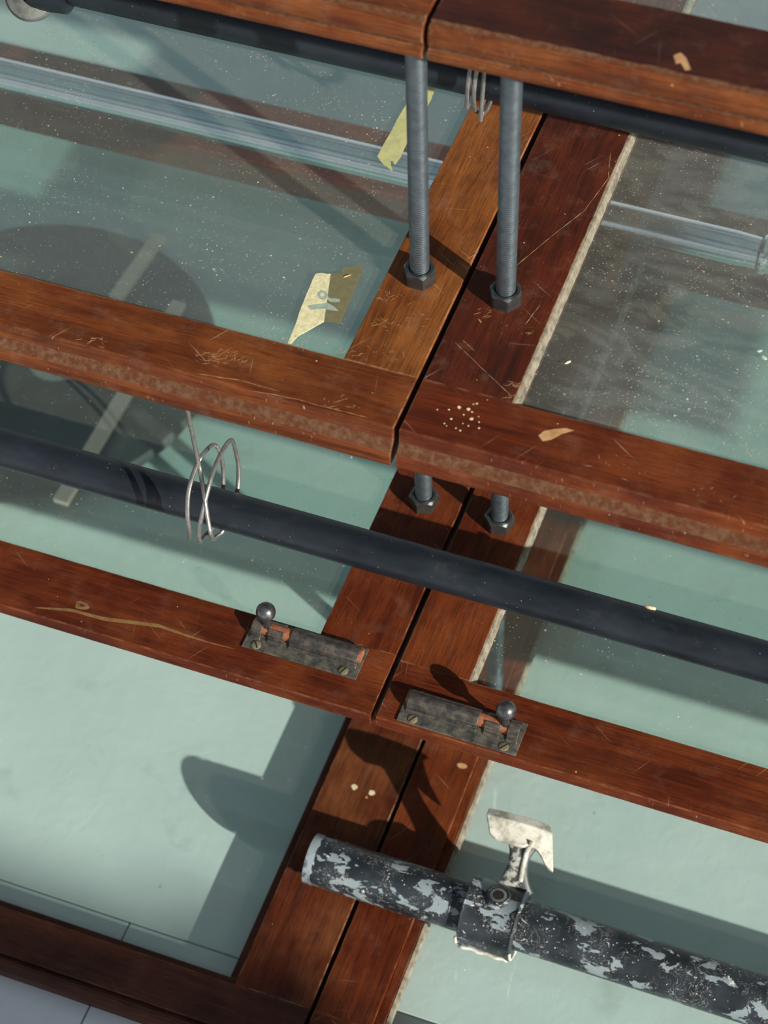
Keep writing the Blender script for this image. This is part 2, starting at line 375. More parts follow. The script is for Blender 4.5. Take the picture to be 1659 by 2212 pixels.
TAIL=[(-65.3,-38.7,-4.0),(-60.9,-40.3,-4.0),(-58.0,-38.9,-4.0),(-54.2,-38.4,-4.0),(-53.4,-41.2,-4.0),(-56.5,-43.0,-4.0),(-60.8,-43.7,-4.0),(-64.0,-42.1,-4.0)]
WEDGE=[(-75.7,-53.4,-4.0),(-68.9,-49.6,-4.0),(-62.3,-45.8,-4.0),(-56.5,-47.3,-4.0),(-50.9,-50.8,-4.0),(-55.3,-51.9,-4.0),(-61.9,-52.6,-4.0),(-68.9,-55.4,-4.0),(-71.5,-57.4,-4.0),(-74.0,-56.3,-4.0)]
TAPE2=[(-75.4,225.2,-4.0),(-65.6,224.6,-4.0),(-64.2,208.1,-4.0),(-64.5,194.3,-4.0),(-64.6,173.1,-4.0),(-65.1,152.8,-4.0),(-65.2,144.6,-4.0),(-64.5,131.6,-4.0),(-66.0,121.6,-4.0),(-69.5,125.6,-4.0),(-71.4,125.3,-4.0),(-68.0,118.8,-4.0),(-65.9,115.8,-4.0),(-66.1,113.6,-4.0),(-70.2,116.6,-4.0),(-75.0,118.6,-4.0),(-79.4,122.2,-4.0),(-83.6,126.6,-4.0),(-83.7,142.1,-4.0),(-83.1,160.1,-4.0),(-83.4,175.0,-4.0),(-82.8,190.4,-4.0),(-81.1,211.7,-4.0)]
CHIP_B=[(139.7,-125.2,0.0),(142.3,-119.5,0.0),(148.4,-115.5,0.0),(157.0,-111.5,0.0),(163.6,-111.6,0.0),(156.3,-117.5,0.0),(149.8,-126.0,0.0),(144.3,-129.3,0.0)]
CHIP_A=[(189.1,-11.6,290.0),(192.8,-7.4,290.0),(197.7,-11.2,290.0),(203.7,-21.6,290.0),(200.5,-23.6,290.0),(195.4,-17.0,290.0),(192.9,-19.3,290.0)]
DOTS=[(74.1,-118.1,0.0),(81.4,-117.6,0.0),(79.8,-124.0,0.0),(86.8,-126.0,0.0),(85.6,-110.2,0.0),(72.2,-131.0,0.0),(71.1,-138.7,0.0),(78.5,-138.6,0.0),(82.3,-139.7,0.0),(91.1,-122.1,0.0),(93.2,-127.2,0.0),(84.9,-119.3,0.0),(86.7,-133.3,0.0),(82.0,-132.5,0.0),(67.5,-122.9,0.0),(68.7,-137.1,0.0),(95.1,-132.8,0.0),(59.1,-125.7,0.0),(83.4,-111.5,0.0)]
CRACK=[(-285.5,-222.6,-293.0),(-255.1,-215.2,-293.0),(-224.0,-214.3,-293.0),(-195.4,-208.6,-293.0),(-174.7,-205.0,-293.0),(-147.8,-206.0,-293.0),(-125.6,-206.5,-293.0),(-104.2,-205.2,-293.0)]
GLUE_D=[(-26.0,-140.0,-590.0),(-7.9,-140.3,-590.0),(-10.8,-146.9,-590.0)]


# ---------------------------------------------------------------- floor (three slabs with open joints)
fl = bpy.data.objects.new('floor', None); COL.objects.link(fl); fl['kind'] = 'structure'; fl.location = (0, 0, 0)
def slab(x0, x1, y0, y1):
    v, f = box(x0, x1, y0, y1, -40, 0)
    obj('floor_slab', v, f, 'floor', fl, (0, 0, 0), bevel=1.0)
JY, JX = -333.8, -186.2
slab(-2600, 5600, JY + 0.8, 3400)
slab(-2600, JX - 0.8, -3600, JY - 0.8)
slab(JX + 0.8, 5600, -3600, JY - 0.8)
# dark bedding below the joints
v, f = box(-2600, 5600, -3600, 3400, -60, -40)
obj('floor_bed', v, f, 'black', fl)
for o in [c for c in COL.objects if c.parent == fl]: pass

# ---------------------------------------------------------------- sashes
T = 36
def PROF(kind, wd):
    if kind == 'round':      # upper pair: groove, then a fat rounded nosing above a small lower bead
        return [(wd, 0), (2.5, 0), (1.5, -2.2), (-0.5, -2.6), (-2.6, -4.2), (-4.4, -7.5), (-5.2, -12), (-4.8, -17), (-3.4, -20), (-3.2, -21.5), (-5.4, -23), (-6.2, -26.5), (-5.4, -30.5), (-3, -32), (wd, -32)]
    if kind == 'moulded':    # middle pair: flat fillet, dusty scoop, lower bead
        return [(wd, 0), (0.4, 0), (-0.6, -1.0), (-1.3, -9.5), (-2.0, -12.5), (-4.2, -15.5), (-7.2, -18.5), (-8.8, -20.5), (-9.4, -22.0), (-10.0, -24), (-10.0, -33), (-8.6, -36), (wd, -36)]
    if kind == 'lip':        # bolted pair: thin front lip, rebated below
        return [(wd, 0), (0.5, 0), (-0.3, -0.7), (-0.6, -13), (0.5, -15.5), (13, -16), (13, -36), (wd, -36)]
    if kind == 'grooved':    # lowest pair: groove then a rounded outer bead
        return [(wd, 0), (0.3, 0), (0, -0.6), (-0.2, -6), (-2.6, -6), (-3.0, -2.5), (-4.5, -1.2), (-8, -1.6), (-11.5, -4), (-13.3, -8), (-13.5, -13), (-12, -20), (-8, -26), (-8, -34.5), (wd, -34.5)]

def sash(label, x0, x1, yf, zt, depth, sl, sr, wf, wb, kind, woods, gl, gdz, group, bead=None, ledge=None, thick=T):
    """woods: (front rail, back rail, stile by the gap, far stile)"""
    cx = (x0 + x1) / 2; zb = zt - thick
    t = thing('window_sash', label, 'window sash', (cx, yf, zb), group=group)
    def rel(x, y, z): return (x - cx, y - yf, z - zb)
    left_leaf = x0 < -100
    L = x1 - x0
    # front rail: faces with z between the dusty band limits take the dust material
    prof = PROF(kind, wf); v, f = prism(prof, L, -L / 2, wob=0.12, n=60)
    fm = []
    k = len(prof)
    dusty = set()
    for j in range(k):
        (ya, za), (yb, zb2) = prof[j], prof[(j + 1) % k]
        if kind == 'moulded' and -21 < (za + zb2) / 2 < -12.5: dusty.add(j)
        if kind == 'round' and -2.5 < (za + zb2) / 2 < -0.2: dusty.add(j)
        if kind == 'round' and -21.6 < (za + zb2) / 2 < -18: dusty.add(j)
    for q in f:
        if len(q) == 4:
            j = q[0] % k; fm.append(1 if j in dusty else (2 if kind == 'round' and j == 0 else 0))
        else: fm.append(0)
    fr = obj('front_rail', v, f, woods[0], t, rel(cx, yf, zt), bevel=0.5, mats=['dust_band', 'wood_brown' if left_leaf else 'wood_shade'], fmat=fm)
    v, f = prism([(0, 0), (wb, 0), (wb, -thick), (0, -thick)], L, -L / 2)
    obj('back_rail', v, f, woods[1], t, rel(cx, yf + depth - wb, zt), bevel=0.8)
    y0, y1 = yf + wf + 0.25, yf + depth - wb - 0.25
    def stile(xa, wdt, mat):
        v, f = prism([(-wdt / 2, 0), (wdt / 2, 0), (wdt / 2, -thick), (-wdt / 2, -thick)], y1 - y0, -(y1 - y0) / 2, wob=0.08, n=24)
        return obj('stile', v, f, mat, t, rel(xa + wdt / 2, (y0 + y1) / 2, zt - 0.15), rz=math.pi / 2, bevel=0.7)
    stile(x0, sl, woods[2] if not left_leaf else woods[3])
    stile(x1 - sr, sr, woods[2] if left_leaf else woods[3])
    gx0, gx1 = x0 + sl, x1 - sr
    if ledge:                # stepped inner moulding that carries the pane
        lw, lz = ledge
        for nm, (a, b, c, d) in {'a': (gx0, gx1, y0 - 0.2, y0 + lw), 'b': (gx1 - lw, gx1 + .2, y0 + lw, y1), 'c': (gx0 - .2, gx0 + lw, y0 + lw, y1)}.items():
            h = (b - a) >= (d - c); ln = (b - a) if h else (d - c); wd = (d - c) if h else (b - a)
            v, f = prism([(-wd / 2, 0), (wd / 2, 0), (wd / 2, -12), (-wd / 2, -12)], ln, -ln / 2)
            obj('glazing_moulding', v, f, woods[0], t, rel((a + b) / 2, (c + d) / 2, zt - lz), rz=0 if h else math.pi / 2, bevel=1.0)
    v, f = box(gx0 - 1, gx1 + 1, y0 - 1, y1 + 1, -3.0, 0)
    obj('glass_pane', [(x - cx, y - (y0 + y1) / 2, z) for x, y, z in v], f, gl, t, rel(cx, (y0 + y1) / 2, zt - gdz))
    if bead:                 # lumpy putty fillet along the stile by the gap
        bw = bead; n = 110; V = []; F = []; ln = y1 - y0
        for i in range(n + 1):
            s = -ln / 2 + ln * i / n; wv = bw + random.uniform(-.3, .3)
            V += [(s, 0.2, -0.6), (s, -wv * .35, -1.1 + random.uniform(-.3, .1)), (s, -wv * .8, -gdz * .62 + random.uniform(-.3, .3)), (s, -wv, -gdz), (s, 0.2, -gdz)]
        for i in range(n):
            for j in range(5):
                a = i * 5 + j; b = i * 5 + (j + 1) % 5
                F.append((a, b, b + 5, a + 5))
        F.append((4, 3, 2, 1, 0)); F.append(tuple(n * 5 + j for j in range(5)))
        xe = gx0 if not left_leaf else gx1
        obj('putty_bead', V, F, 'putty', t, rel(xe, (y0 + y1) / 2, zt), rz=math.pi / 2)
    return t, fr, rel

ZA, ZB, ZC, ZD = 290, 0, -293, -590
XL, XR = -1250, 1130
aL = sash('topmost left window sash with a rounded worn front rail', XL, 17.5, -29.5, ZA, 640, 60, 58, 66, 60, 'round', ('wood_nosing', 'wood_red', 'wood_brown', 'wood_red'), 'glass_b1', 8, 'topmost pair of window sashes', thick=32)
aR = sash('topmost right window sash, dark red with a pale hooked chip in its front rail', 21.5, XR, -29.5, ZA, 640, 60, 60, 63, 60, 'round', ('wood_nosing', 'wood_dark', 'wood_dark', 'wood_dark'), 'glass_b1', 8, 'topmost pair of window sashes', thick=32)
bL = sash('orange-brown scratched window sash holding the two masking tape pieces under its threaded rod', XL, 33.5, -153.5, ZB, 800, 60, 61, 53, 60, 'moulded', ('wood_brown', 'wood_red', 'wood_orange', 'wood_red'), 'glass_b1', 4, 'second pair of window sashes from the top')
bR = sash('dark red window sash with dusty glass, pale paint dots and a dusty grooved front rail', 38.2, 640, -153.5, ZB, 800, 73, 60, 53, 60, 'moulded', ('wood_red', 'wood_red', 'wood_dark', 'wood_red'), 'glass_b2', 9, 'second pair of window sashes from the top', bead=5)
bT = sash('added third leaf of the second level, plywood panelled for shade, beyond the right picture edge', 645, 1400, -153.5, ZB, 800, 60, 60, 53, 60, 'moulded', ('wood_red', 'wood_red', 'wood_red', 'wood_red'), 'ply', 9, 'second pair of window sashes from the top')  # unseen leaf, added with an opaque panel to shade the far floor
cL = sash('left window sash with a slide bolt and a long ochre crack in its front rail', XL, 33.2, -229.5, ZC, 685, 60, 70, 64, 88, 'lip', ('wood_red', 'wood_red', 'wood_red', 'wood_red'), 'glass_c', 4, 'third pair of window sashes, with slide bolts')
cR = sash('right window sash with a slide bolt and putty edged glass, under the black pipe', 38.5, XR, -229.5, ZC, 685, 63, 60, 60, 88, 'lip', ('wood_red', 'wood_red', 'wood_red', 'wood_red'), 'glass_c', 10, 'third pair of window sashes, with slide bolts', bead=4.5)
dL = sash('lowest left window sash lying on the pale floor, with stepped moulding round its glass', XL, 18.2, -418, ZD, 1500, 60, 75, 44, 60, 'grooved', ('wood_dull', 'wood_red', 'wood_low', 'wood_red'), 'glass_d', 14, 'lowest pair of window sashes on the floor', ledge=(9, 8.5), thick=34.5)
dR = sash('lowest right window sash on the floor, under the end of the flaking painted pipe', 22.5, XR, -418, ZD, 1500, 55.5, 60, 44, 60, 'grooved', ('wood_red', 'wood_red', 'wood_red', 'wood_red'), 'glass_d', 10, 'lowest pair of window sashes on the floor', bead=None, ledge=(9.5, 4.5), thick=34.5)
# pale putty line along the ledge of the lowest right sash
v, f = prism([(0, 0.5), (-3.2, -1.0), (-4.5, -5), (0, -5)], 1380, -690, wob=.3, n=120)
obj('putty_bead', v, f, 'putty', dR[0], dR[2](88.2, 330, ZD - 4.8), rz=math.pi / 2)

def mark(parent_rail, sash_t, name, pts, z, mat, t=0.25, label=None):
    """a thin chip, stain or paint blot lying on a rail (sub-part)"""
    base = sash_t[2]
    off = Vector((sash_t[0].location)) + Vector(parent_rail.location)
    cx = sum(p[0] for p in pts) / len(pts); cy = sum(p[1] for p in pts) / len(pts)
    V, F = flat([(p[0] - cx, p[1] - cy) for p in pts], -0.1, t)
    l = (P(cx, cy, z) - off) / MM
    o = obj(name, V, F, mat, parent_rail, tuple(l))
    if label: o['label'] = label
    return o
mark(bR[1], bR, 'bare_patch', CHIP_B, 0, 'bare', label='pale tan patch where the varnish has chipped off')
mark(aR[1], aR, 'bare_patch', CHIP_A, ZA, 'bare', label='pale hooked chip in the varnish')
def blob(cx, cy, r, n=9, ex=1.0):
    return [(cx + r * ex * math.cos(6.283 * i / n) * random.uniform(.75, 1.2), cy + r * math.sin(6.283 * i / n) * random.uniform(.75, 1.2)) for i in range(n)]
for i, p in enumerate(DOTS):
    r = 1.5 if i in (1, 3, 0) else random.uniform(.45, .9)
    mark(bR[1], bR, 'paint_dot', blob(p[0], p[1], r), 0, 'cream', 0.2)
up = []; lo = []
for i, p in enumerate(CRACK):
    h = [0.3, 1.6, 2.0, 2.2, 2.0, 1.4, 1.0, 0.2][i]
    up.append((p[0], p[1] + h + random.uniform(-.4, .4))); lo.append((p[0] + 3, p[1] - h * .6 + random.uniform(-.3, .3)))
mark(cL[1], cL, 'filled_crack', up + lo[::-1], ZC, 'ochre', label='long ochre filled crack along the grain')
ring_o = blob(-247, -207, 4.5, 12, 1.5)
mark(cL[1], cL, 'knot', ring_o, ZC, 'ochre')
mark(cL[1], cL, 'knot', [(-247 + (x + 247) * .5, -207 + (y + 207) * .5) for x, y in ring_o], ZC + .1, 'wood_red')
st_d = [c for c in dL[0].children if c.name.startswith('stile')][1]
def mark_abs(par, root, name, pts, z, mat, t=.25, label=None):
    # marks on a stile, given in the stile's turned frame
    off = root.location + par.location
    cx = sum(p[0] for p in pts) / len(pts); cy = sum(p[1] for p in pts) / len(pts)
    V, F = flat([((p[1] - cy), -(p[0] - cx)) for p in pts], -0.1, t)
    d = (P(cx, cy, z) - off) / MM
    o = obj(name, V, F, mat, par, (d[1], -d[0], d[2]))
    if label: o['label'] = label
for p in GLUE_D[:2]:
    mark_abs(st_d, dL[0], 'paint_blot', blob(p[0], p[1], 3.2, 10), ZD - .1, 'cream', label='cream blot of old paint')
mark_abs(st_d, dL[0], 'paint_blot', blob(-10.8, -147, 1.4, 8), ZD - .1, 'bare')
st_d2 = [c for c in dR[0].children if c.name.startswith('stile')][0]
mark_abs(st_d2, dR[0], 'paint_blot', blob(66, -82, 3.4, 10, 1.4), ZD - .1, 'bare')


# ---------------------------------------------------------------- scratches through the varnish (fine slivers, uncountable)
rs2 = random.Random(11)
def sliver(x, y, L, a, wd):
    dx, dy = math.cos(a) * L / 2, math.sin(a) * L / 2; nx, ny = -math.sin(a) * wd / 2, math.cos(a) * wd / 2
    return flat([(x - dx, y - dy), (x + nx, y + ny), (x + dx, y + dy), (x - nx, y - ny)], 0.0, 0.12)
def scratches(root, host, items, lines, turned):
    parts = []
    for (c, rad, n, _) in items:
        base_a = rs2.uniform(-1.2, 1.2)
        for i in range(n):
            rr = rad * rs2.random() ** .7; t = rs2.uniform(0, 6.28)
            parts.append(sliver(c[0] + rr * 1.6 * math.cos(t), c[1] + rr * .7 * math.sin(t), rs2.uniform(1.2, 7), base_a + rs2.gauss(0, .7), rs2.uniform(.18, .5)))
    for ln in lines:
        for a, b in zip(ln, ln[1:]):
            n = 3
            for i in range(n):
                u = (i + .5) / n; L = math.hypot(b[0] - a[0], b[1] - a[1]) / n * 1.3
                parts.append(sliver(a[0] + (b[0] - a[0]) * u + rs2.uniform(-.3, .3), a[1] + (b[1] - a[1]) * u + rs2.uniform(-.3, .3), L, math.atan2(b[1] - a[1], b[0] - a[0]), rs2.uniform(.4, .75)))
    V, F = join(*parts)
    off = root.location + host.location; o0 = (P(0, 0, 0) - off) / MM
    if turned:
        V = [(y, -x, z) for x, y, z in V]; loc = (o0[1], -o0[0], o0[2])
    else: loc = tuple(o0)
    if not turned: loc = (loc[0], loc[1], loc[2] + 0.0)
    o = obj('scratch_marks', V, F, 'scratch', host, loc); o['kind'] = 'stuff'
LN = [[(69.4, 40.0), (85.3, 78.6), (102.1, 116.5), (109.8, 159.6), (102.8, 188.6)], [(50.1, -56.4), (72.4, -71.3), (105.8, -92.4)], [(54.3, -51.8), (66.0, -59.2)], [(-80.4, -153.9), (-47.0, -150.9), (-16.3, -151.2), (10.6, -150.3)], [(-128.0, -151.7), (-94.7, -147.3), (-63.5, -148.1)], [(28.5, 32.7), (34.5, 43.0)], [(95.3, -19.6), (99.6, 2.9)]]
CLL = [((-126.7, -134.5), 9, 34, 'r'), ((-111.6, -125.7), 10, 22, 'r'), ((-219.0, -148.1), 9, 14, 'r'), ((-79.8, -97.8), 14, 22, 'r'), ((-14.0, -142.5), 12, 14, 'r'), ((-22.3, -93.5), 8, 14, 'r'), ((-13.4, -25.1), 11, 22, 's'), ((-10.0, -55.7), 9, 16, 's'), ((5.3, -81.5), 12, 18, 's'), ((14.3, -42.1), 9, 10, 's'), ((3.5, 144.3), 9, 10, 's')]
CLR = [((110.3, -83.4), 7, 22, 's'), ((110.6, -95.7), 5, 14, 's'), ((66.3, -19.1), 10, 8, 's'), ((103.5, -27.2), 9, 8, 's'), ((282.3, -138.8), 12, 8, 'r'), ((192.5, -135.0), 20, 8, 'r')]
stl = [c for c in bL[0].children if c.name.startswith('stile')][1]
strr = [c for c in bR[0].children if c.name.startswith('stile')][0]
scratches(bL[0], bL[1], [c for c in CLL if c[3] == 'r'], [LN[3], LN[4]], False)
scratches(bL[0], stl, [c for c in CLL if c[3] == 's'], [], True)
scratches(bR[0], bR[1], [c for c in CLR if c[3] == 'r'], [], False)
scratches(bR[0], strr, [c for c in CLR if c[3] == 's'], [LN[0], LN[1], LN[2], LN[5], LN[6]], True)
# ---------------------------------------------------------------- threaded rods and nuts
def rod(x, y, z0, z1, label):
    pitch, seg, r = 2.0, 28, 8.0
    st = 0.5; n = int((z1 - z0) / st); V = []; F = []
    for i in range(n + 1):
        z = i * st
        for s in range(seg):
            ph = (z / pitch - s / seg) % 1.0
            d = abs(ph - 0.5) * 2           # 0 at crest, 1 at root
            rr = r - 0.62 * max(0.0, d - 0.15) / .85
            t = 6.28318 * s / seg
            V.append((rr * math.cos(t), rr * math.sin(t), z))
    for i in range(n):
        for s in range(seg):
            q = i * seg + s; q2 = i * seg + (s + 1) % seg
            F.append((q, q2, q2 + seg, q + seg))
    F.append(tuple(range(seg))[::-1]); F.append(tuple(n * seg + s for s in range(seg)))
    o = obj('threaded_rod', V, F, 'rod', None, (x, y, z0), smooth=True)
    tag(o, label, 'threaded rod', 'threaded rods through the sashes')
RX = ((0, 0), (72.5, -0.5))
rod(RX[0][0], RX[0][1], ZD - 34, ZA - 14, 'left grey threaded rod, standing on the orange-brown stile left of the gap')
rod(RX[1][0], RX[1][1], ZD - 34, ZA - 14, 'right grey threaded rod, standing on the dark red stile right of the gap')

def nut_mesh(rot):
    af = 12.0; R_ = af / math.cos(math.pi / 6); h = 13.0; seg = 48; ri = 7.4
    rings = []
    V = []; F = []
    def hexr(t):
        a = (t - rot) % (math.pi / 3) - math.pi / 6
        return af / math.cos(a)
    prof = []
    for s in range(seg):
        t = 2 * math.pi * s / seg
        hr = hexr(t); c = (hr - af) / (R_ - af)
        ring = [(ri, 0), (hr, 0), (hr, h - 0.3 - 2.0 * c), (11.4, h), (9.1, h), (8.6, h - 0.6), (8.5, h - 3), (ri, h - 3)]
        V += [(r * math.cos(t), r * math.sin(t), z) for r, z in ring]
    k = 8
    for s in range(seg):
        s2 = (s + 1) % seg
        for j in range(k):
            F.append((s * k + j, s2 * k + j, s2 * k + (j + 1) % k, s * k + (j + 1) % k))
    return V, F
def nut(x, y, z, rot, label):
    V, F = nut_mesh(rot)
    o = obj('hex_nut', V, F, 'steel', None, (x, y, z), smooth='auto')
    tag(o, label, 'nut', 'hex nuts clamping the rods'); return o
nut(*RX[0], ZB, math.radians(2), 'dark steel hex nut on the scratched orange-brown stile, nearest the masking tape')
n2 = nut(*RX[1], ZB, math.radians(-4), 'dark steel hex nut on the upper dark red stile right of the gap')
nut(*RX[0], ZC, math.radians(22), 'lower dark steel hex nut left of the gap, tucked behind the dusty moulded rail')
nut(*RX[1], ZC, math.radians(14), 'lower dark steel hex nut right of the gap, just above the black pipe')

# ---------------------------------------------------------------- pipes
def pipe(name, label, mat, r, x0, x1, y, z, cat='pipe', seg=40, wall=3.0, group=None, dents=0.0, n=60):
    cx = (x0 + x1) / 2; L = x1 - x0; V = []; F = []
    for i in range(n + 1):
        x = -L / 2 + L * i / n
        for s in range(seg):
            t = 6.28318 * s / seg
            rr = r - (1.2 if i in (0, n) else 0)
            V.append((x, rr * math.cos(t), rr * math.sin(t)))
    # inner wall at both ends
    for i in range(n):
        for s in range(seg):
            q = i * seg + s; q2 = i * seg + (s + 1) % seg; F.append((q, q2, q2 + seg, q + seg))
    for e, i in ((0, 0), (1, n)):
        b = len(V); x = -L / 2 + L * i / n; dx = 60 if e == 0 else -60
        for xx, rr in ((x, r - wall), (x + dx, r - wall)):
            for s in range(seg):
                t = 6.28318 * s / seg; V.append((xx, rr * math.cos(t), rr * math.sin(t)))
        for s in range(seg):
            s2 = (s + 1) % seg
            F.append((i * seg + s, i * seg + s2, b + s2, b + s)); F.append((b + s, b + s2, b + seg + s2, b + seg + s))
        F.append(tuple(b + seg + s for s in range(seg)))
    # round over the cut ends
    for i, dx in ((0, 1.2), (n, -1.2)):
        pass
    o = obj(name, V, F, mat, None, (cx, y, z), smooth='auto')
    tag(o, label, cat, group); return o
pA = pipe('metal_pipe', 'black pipe in the shade directly under the topmost sash rail, behind the threaded rods', 'pipe', 17, -372, 1200, 136.5, 100, seg=40)
pC = pipe('metal_pipe', 'long black pipe crossing the middle of the picture through the wire loops', 'pipe', 17.3, -1200, 1200, -117.3, -220)
pK = pipe('chrome_tube', 'shiny chrome tube lying behind the dusty glass of the second sashes', 'chrome', 16.5, -1300, 220, 334, -220)
coll, cf = lathe([(16.2, 0), (18.6, 0.6), (19.6, 3), (18.6, 6), (17.4, 7.5), (17.4, 12), (19.2, 13), (19.2, 40), (18.2, 42), (16.2, 42)], 40, 'x')
cc = obj('tube_coupling', coll, cf, 'chrome', None, (222, 334, -220), smooth='auto')
tag(cc, 'ribbed chrome coupling on the tube at the right edge of the picture', 'coupling')
p2 = pipe('chrome_tube', 'short run of chrome tube beyond the ribbed coupling at the right edge', 'chrome', 16.5, 264, 1200, 334, -220)
pD = pipe('metal_pipe', 'thick black pipe with flaking pale paint and an open end over the lowest sashes', 'worn_pipe', 24, -30.5, 1250, -242.5, -560, wall=4)
V, F = lathe([(24.2, 0), (24.25, 1), (24.25, 7), (24.1, 8.5)], 44, 'x')
V = [(x + random.uniform(-1.2, 1.6) * (x > 5), y, z) for x, y, z in V]
o = obj('worn_rim', V, [q for q in F if len(q) == 4], 'rim', pD, (-640.0, 0, 0), smooth='auto')
# dried blob stuck on the middle pipe
rs = random.Random(3)
V, F = lathe([(0.01, -1.5), (2.2, -1.2), (3.0, 0), (2.2, 1.6), (0.8, 2.4), (0.01, 2.5)], 9)
V = [(x * rs.uniform(.7, 1.3) * 1.5, y * rs.uniform(.7, 1.3), z * rs.uniform(.8, 1.3)) for x, y, z in V]
dp = obj('dirt_blob', V, F, 'cream', None, (237, -105.5, -207.5)); tag(dp, 'small crumb of dried cream dirt stuck on the middle black pipe', 'dirt')

# ---------------------------------------------------------------- clamp fitting on the flaking pipe
ct = thing('pipe_clamp', 'flaking painted pipe clamp with a set screw and a pale T-shaped bracket', 'pipe clamp', (152, -242.5, -560))
V = []; F = []; seg = 48
prof = [(-26, 24.4), (-26.5, 30), (-25.5, 32.4), (-23, 31.6), (0, 31.2), (22, 31.6), (24.5, 33.2), (26.5, 31), (26.5, 24.4)]
for (x, r) in prof:
    for s in range(seg):
        t = 6.28318 * s / seg; y, z = r * math.cos(t), r * math.sin(t)
        if r > 26 and z < 0 and y < 0:        # squared skirt towards the front
            k = 1 + 0.13 * max(0, math.sin(2 * (t - math.pi))) ** 2; y *= k; z *= min(k, 1.0)
        V.append((x, y, z))
for i in range(len(prof) - 1):
    for s in range(seg):
        q = i * seg + s; q2 = i * seg + (s + 1) % seg; F.append((q, q2, q2 + seg, q + seg))
for s in range(seg):
    s2 = (s + 1) % seg; F.append((s, s2, (len(prof) - 1) * seg + s2, (len(prof) - 1) * seg + s))
obj('sleeve', V, F, 'worn_pipe', ct, (0, 0, 0), smooth='auto')
for sx in (-26.2, 26.2):
    V, F = tube([(sx, 32.2 * math.cos(t) * (1.04), 31.5 * math.sin(t)) for t in [math.radians(a) for a in range(175, 305, 8)]], 1.5, 8)
    o = obj('worn_rim', V, F, 'paleworn', ct, smooth=True); 
V, F = tube([(x, -30.2 + .9 * math.sin(x * .4), -18.6) for x in range(-24, 26, 4)], 1.7, 8)
obj('worn_rim', V, F, 'paleworn', ct, smooth=True)
# boss with hexagon socket screw, leaning to the front
n_ = Vector((0.02, 0.16, 0.987)).normalized(); rotb = n_.to_track_quat('Z', 'Y')
def rotv(V, off): return [tuple(rotb @ Vector(v) + Vector(off)) for v in V]
bo = tuple(Vector((1.5, 0.5, 0)) + n_ * 26)
V, F = lathe([(13.5, 0), (12.2, 5), (11.2, 7.2), (9.8, 8.0), (8.8, 7.4), (8.4, 5.5)], 32)
V2, F2 = join((rotv(V, bo), F))
obj('screw_boss', V2, F2[:-1] if False else F2, 'worn_pipe', ct, smooth='auto')
V, F = lathe([(8.3, 5.2), (8.1, 7.3), (6.4, 7.9), (5.2, 7.6)], 28)
sb = obj('set_screw', rotv(V, bo), F[:-1], 'fitmat', ct, smooth='auto')
V, F = lathe([(5.3, 7.75), (5.0, 5.2), (0.01, 5.1)], 6)
obj('hex_socket', rotv(V, bo), F[1:], 'black', sb)
# neck rising from the back of the sleeve, concave sides, to the saddle plate
sec = []  # (centre x,y,z, half width, half thickness) in clamp frame
base = Vector((11, 27, 14)); top = Vector((8, 60, 46))
V = []; F = []; ns = 10; seg = 16
for i in range(ns + 1):
    u = i / ns; c = base.lerp(top, u); c.z += 5 * math.sin(u * 3.1416)
    hw = 9.5 + 9 * (abs(u - 0.5) * 2) ** 2.2; ht = 5.0 + 2 * (1 - u)
    for s in range(seg):
        t = 6.28318 * s / seg
        x = hw * math.copysign(abs(math.cos(t)) ** .6, math.cos(t)); q = ht * math.copysign(abs(math.sin(t)) ** .6, math.sin(t))
        V.append((c.x + x, c.y - q * .5, c.z + q * .86))
for i in range(ns):
    for s in range(seg):
        q = i * seg + s; q2 = i * seg + (s + 1) % seg; F.append((q, q2, q2 + seg, q + seg))
F.append(tuple(range(seg))[::-1]); F.append(tuple(ns * seg + s for s in range(seg)))
obj('neck', V, F, 'neckmat' if 'neckmat' in M else 'worn_pipe', ct, smooth='auto')
# ridge web on the neck
V, F = tube([(16, 30, 26), (15, 38, 37), (15, 48, 46), (17, 58, 54)], [3.0, 2.4, 2.4, 3.2], 8)
obj('web', V, F, 'paleworn', ct, smooth=True)
# saddle plate: cross-section folded along x, a downturned tongue at its right end
pl_top = [(-29, 79, 57), (31, 88, 45)]
def plate():
    V = []; F = []
    rows = [  # back edge, fold, front edge (left x,y,z) -> (right x,y,z)
        ((-31, 77, 56), (27, 84, 46)),
        ((-30, 67, 61), (32, 74, 51)),
        ((-22, 52, 57), (38, 57, 47)),
        ((-14, 49, 54), (42, 49, 43)),
    ]
    nx = 14; th = 4.5
    for lay in (0, -th):
        for ri, (a, b) in enumerate(rows):
            A, B = Vector(a), Vector(b)
            for i in range(nx + 1):
                u = i / nx; p = A.lerp(B, u)
                p.z += 2.5 * math.sin(u * 3.1416)
                if ri == 3:                       # scalloped lower edge, tongue at the right
                    p += Vector((0, 5 * math.sin(min(1, max(0, (u - .42) / .36)) * 3.1416), 3 * math.sin(u * 3.14)))
                    if u > 0.78: p += Vector((1, -6, -4)) * min(1.0, (u - 0.78) / .1)
                p.z += lay; V.append(tuple(p))
    R4 = len(rows); st = nx + 1; off = R4 * st
    for r in range(R4 - 1):
        for i in range(nx):
            a = r * st + i; F.append((a, a + 1, a + st + 1, a + st)); F.append((off + a, off + a + st, off + a + st + 1, off + a + 1))
    for i in range(nx):
        F.append((i, off + i, off + i + 1, i + 1)); a = (R4 - 1) * st + i; F.append((a, a + 1, off + a + 1, off + a))
    for r in range(R4 - 1):
        a = r * st; F.append((a, a + st, off + a + st, off + a)); a = r * st + nx; F.append((a, off + a, off + a + st, a + st))
    return V, F
V, F = plate()
obj('saddle_plate', V, F, 'paleworn', ct, smooth='auto', bevel=0.7)['label'] = 'pale saddle plate with white paint remains'

